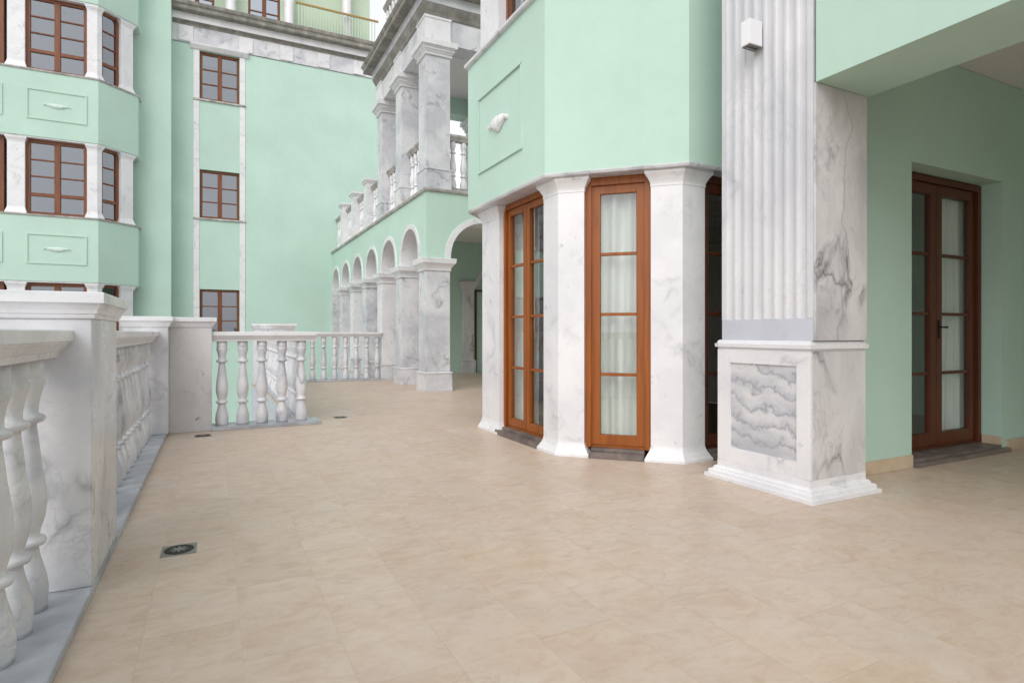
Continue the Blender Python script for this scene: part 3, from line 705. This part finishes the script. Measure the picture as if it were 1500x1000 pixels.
# ------------------------------------------------------------------ rear building
YR = 19.4
rear = empty('rear_building', (1, YR, -4)); tag(rear, 'tall mint green building behind the terrace with one window column and marble cornice', 'building')
PR = frame(-6, YR, 1, 0); X2 = lambda x: x+6
wx0, wx1 = -.40, .655
wins = [(7.87, 9.28), (4.40, 5.82), (.90, 2.32)]
bo(wall(PR, 0, X2(4.95), -3.99, 9.42, .35, [(X2(wx0), X2(wx1), a, b) for a, b in wins]), 'wall', 'mint', 0, rear)
bo(MB().box(4.60, 4.95, YR+.351, 24, -3.99, 9.42).box(-6, 4.6, 23.9, 24, -3.99, 9.42), 'side_wall', 'mint', 0, rear)
bo(MB().box(-1.5, 1.8, YR+1.3, YR+1.35, -3.9, 9.4), 'inner_partition', 'room', 0, rear)
for a, b in wins:
    casement(rear, lambda s, t_, z: tuple(Vector(PR(s, t_, z))-Vector(rear.location)), X2(wx0), X2(wx1), a, b, .08)
    bo(MB().pbox(PR, X2(wx0)-.17, X2(wx1)+.17, -.05, .08, a-.05, a-.001), 'window_sill', 'marble_old', .004, rear)
# marble strips each side of the windows, in slabs
zs_ = sorted([-3.9]+[w_[0]-.051 for w_ in wins]+[w_[1] for w_ in wins]+[9.26])
segs = []
for (lo, hi) in ((-3.9, .849), (.901, 4.349), (4.401, 7.819), (7.871, 9.28)):
    nsl = max(1, round((hi-lo)/.9)); 
    for i in range(nsl): segs.append((lo+(hi-lo)*i/nsl+.002, lo+(hi-lo)*(i+1)/nsl-.002))
for z0, z1 in segs:
    for s0 in (X2(wx0)-.16, X2(wx1)+.005): bo(MB().pbox(PR, s0, s0+.15, -.018, -.001, z0, z1), 'marble_strip', 'marble_white', .002, rear)
bo(MB().extr(lambda s, t_, z: PR(s, t_, z), [(-.001, 9.285), (-.03, 9.285), (-.05, 9.30), (-.10, 9.36), (-.13, 9.40), (-.13, 9.43), (-.001, 9.43)], X2(wx0)-.24, X2(wx1)+.24), 'window_hood', 'marble_white', 0, rear)
L_ = X2(4.95)
bo(MB().pbox(PR, X2(-1.2), L_+.02, -.03, .35, 9.435, 9.93), 'frieze', 'marble', 0, rear)
for x in (-.75, .83, 1.98, 3.08, 4.2):
    bo(MB().pbox(PR, X2(x)-.19, X2(x)+.19, -.06, -.031, 9.46, 9.90), 'frieze_block', 'marble_white', .005, rear)
bo(MB().extr(PR, [(.3, 9.931), (-.05, 9.931), (-.06, 9.97), (-.12, 10.0), (-.14, 10.02), (.3, 10.02)], X2(-1.2), L_+.08), 'bed_moulding', 'marble_soot', 0, rear)
bo(MB().extr(PR, [(.3, 10.021), (-.16, 10.021), (-.16, 10.22), (.3, 10.22)], X2(-1.2), L_+.12), 'fascia', 'marble_white', 0, rear)
bo(MB().extr(PR, [(.3, 10.221), (-.34, 10.221), (-.36, 10.24), (-.36, 10.34), (-.40, 10.37), (-.42, 10.44), (-.42, 10.46), (.3, 10.48)], X2(-1.2), L_+.3), 'cornice', 'marble_soot', 0, rear)
# top storey, set back on the cornice
PT = frame(-6, YR+.62, 1, 0)
tw = [(X2(-.95), X2(-.02), 10.6, 12.6), (X2(.92), X2(1.85), 10.6, 12.6)]
bo(wall(PT, X2(-2), X2(4.7), 10.49, 13.6, .3, tw), 'top_wall', 'sage', 0, rear)
for a0, a1, b0, b1 in tw: casement(rear, lambda s, t_, z: tuple(Vector(PT(s, t_, z))-Vector(rear.location)), a0, a1, b0, b1, .04, rows=4)
bo(MB().box(-3.4, 4.6, YR+.36, YR+4, 10.40, 10.488), 'top_floor', 'ceil', 0, rear)
for x in (.42, 2.08, 3.86):
    bo(MB().lathe([(.19, 10.482), (.19, 10.6), (.15, 10.66), (.145, 12.8), (.19, 12.95), (.19, 13.1)], x, YR+.28, 16), 'top_column', 'marble_white', 0, rear)
bo(MB().box(-1.5, 4.6, YR+.1, YR+.5, 13.1, 13.5), 'top_beam', 'marble', 0, rear)
rl = MB()
for i in range(30): rl.box(2.3+i*.085-.012, 2.3+i*.085+.012, YR+.05-.012, YR+.05+.012, 10.49, 11.35)
rlo = MB().box(2.25, 4.85, YR+.02, YR+.08, 11.35, 11.40); o = bo(rlo, 'balcony_railing', 'brass', 0, rear)
pk = None
for i in range(27):
    x = 2.34+i*.092
    if 3.66 < x < 4.06 and False: continue
    if pk is None:
        pk = MB().box(-.014, .014, -.014, .014, 0, .86).build('picket', 'sage', o); q = pk
    else: q = pk.copy(); COL.objects.link(q); q.parent = o
    q.location = (x, YR+.05, 10.489)

# ------------------------------------------------------------------ corner tower with stacked bays
tow = empty('corner_tower', (-4, 18.5, -4)); tag(tow, 'mint green corner tower with stacked bay windows and white marble piers', 'building')
YT = 17.6; XT = -2.58
tp = [(-9, YT), (XT, YT), (XT+.76, YT+.76), (XT+.76, 19.0), (-9, 19.0)]
bo(MB().box(-9.5, -1.09, 18.8, 19.39, -3.99, 16).box(-9.5, -1.5, 19.4, 24, -3.99, 16), 'wall', 'mint', 0, tow)
for k, (z0, z1) in enumerate(((-1.16, .39), (2.28, 3.83), (5.72, 7.28), (9.16, 10.7))):
    bo(MB().prism(tp, z0, z1), 'spandrel', 'mint', .004, tow)
    bo(MB().stack(tp, [(z1+.001, 0), (z1+.002, .02), (z1+.03, .03), (z1+.04, .03)]), 'sill_ledge', 'marble_old', 0, tow)
    bo(MB().stack(tp, [(z0-.03, -.02), (z0-.001, -.02)]), 'soffit', 'marble_white', 0, tow)
    PTf = frame(-9, YT, 1, 0); c = -3.40+9; zc = (z0+z1)/2
    for cc in (c, c-1.62):
        bo(panel_frame(PTf, cc-.59, cc+.59, zc-.36, zc+.36, tow, p_=.02, w_=.03), 'panel_moulding', 'mint', 0, tow)
        bo(cartouche(PTf, cc, zc, .50, .12, .04), 'cartouche', 'pale', 0, tow)
def tcol(poly, z0, z1):
    bo(MB().stack(poly, [(z0, .04), (z0+.03, .04), (z0+.1, .015), (z0+.16, 0), (z1-.14, 0), (z1-.10, .008), (z1-.05, .03), (z1-.03, .04), (z1-.001, .04)]), 'pier', 'marble_white', 0, tow)
PTo = lambda s, t_, z: (s, YT+.06+t_, z)
PTc = frame(XT, YT+.085, 1, 1)
for z0, z1 in ((-3.95, -1.19), (.431, 2.249), (3.871, 5.689), (7.321, 9.129), (10.741, 12.6)):
    # front piers and the bent corner pier
    for xc in (-4.197, -5.82): tcol(rect(xc-.165, xc+.165, YT+.06, YT+.30), z0, z1)
    v = Vector((XT-.03, YT+.06)); a = v+Vector((-.21, 0)); b = v+Vector((.707, .707))*.12
    tcol([tuple(a), tuple(v), tuple(b), tuple(b+Vector((-.15, .15))), tuple(a+Vector((0, .24)))], z0, z1)
    e = v+Vector((.707, .707))*.62; e2 = e+Vector((.707, .707))*.34
    tcol([tuple(e), tuple(e2), tuple(e2+Vector((-.15, .15))), tuple(e+Vector((-.15, .15)))], z0, z1)
    if z0 < -1: continue
    loc = Vector(tow.location)
    for a0 in (-4.032, -5.655):
        casement(tow, lambda s, t_, z: tuple(Vector(PTo(s, t_, z))-loc), a0, a0+1.215, z0, z1, .09, low=.5, fw=.085)
    Pc = frame(v.x, v.y, 1, 1)
    casement(tow, lambda s, t_, z: tuple(Vector(Pc(s, t_, z))-loc), .12, .62, z0, z1, .07, low=.5, cols=1, fw=.07)
bo(MB().box(-9, -2.2, 18.30, 18.40, -3.9, 15.9), 'inner_wall', 'dark', 0, tow)

# ------------------------------------------------------------------ curtains
def curtain(label, P, a0, a1, z0, z1, amp, folds, seed, group):
    rnd = random.Random(seed); nx = folds*8; nz = 8; m = MB(); ph = [rnd.uniform(0, 6.28) for _ in range(4)]
    grid = []
    for k in range(nz+1):
        f = k/nz; z = z0+(z1-z0)*f
        for i in range(nx+1):
            q = i/nx; wv = math.sin(q*folds*2*math.pi+ph[0]+.5*math.sin(3*q+ph[1]))*amp*(1-.25*f)+math.sin(q*folds*.9*math.pi+ph[2])*amp*.5
            s = a0+(a1-a0)*q+.012*math.sin(f*3+ph[3]+q*5)
            grid.append((s, wv, z))
    W_ = nx+1
    m.add([P(*g_) for g_ in grid]+[P(a, b+.004, c) for a, b, c in grid],
          [(k*W_+i, k*W_+i+1, (k+1)*W_+i+1, (k+1)*W_+i) for k in range(nz) for i in range(nx)]+[((nz+1)*W_+k*W_+i, (nz+1)*W_+k*W_+i+1, (nz+1)*W_+(k+1)*W_+i+1, (nz+1)*W_+(k+1)*W_+i) for k in range(nz) for i in range(nx)], True)
    o = m.build('curtain', 'curtain'); tag(o, label, 'curtain', group); return o
sh_ = lambda P, d: (lambda s, t_, z: P(s, t_+d, z))
curtain('white curtain behind the single door of the angled bay face', sh_(PB, .20), .14, LB-.16, .09, 2.33, .03, 6, 1, None)
curtain('white curtain behind the double door of the bay facing the balustrade', sh_(PA, .20), .30, .95, .09, 2.33, .035, 5, 2, None)
curtain('white curtain behind the dark double door under the porch', sh_(PD, .285), d0+.84, d1_-.02, .05, 2.36, .03, 5, 3, None)

# ------------------------------------------------------------------ floor drains
def drain(label, x, y, sz=.15):
    root = empty('floor_drain', (x, y, 0)); tag(root, label, 'drain', 'square steel floor drains')
    h = sz/2
    MB().box(-h, h, -h, h, .0012, .003).build('frame_plate', 'steel', root)
    MB().lathe([(h*.86, .0031), (h*.86, .0042), (h*.8, .0046)], 0, 0, 28).build('grate', 'iron', root)
    r = MB()
    for a in range(8):
        q = a*math.pi/4; c, s = math.cos(q), math.sin(q)
        r.add([(c*h*.15-s*.005, s*h*.15+c*.005, .0052), (c*h*.5-s*.006, s*h*.5+c*.006, .0052), (c*h*.5+s*.006, s*h*.5-c*.006, .0052), (c*h*.15+s*.005, s*h*.15-c*.005, .0052)], [(0, 1, 2, 3)])
    r.lathe([(h*.22, .0047), (h*.22, .0058)], 0, 0, 16)
    r.build('rosette', 'steel', root); return root
drain('square steel floor drain beside the long marble post', -.155, 3.26)
drain('square steel floor drain at the foot of the flecked corner post', -.11, 6.76)
drain('square steel floor drain beyond the five-baluster section', 1.385, 7.46)
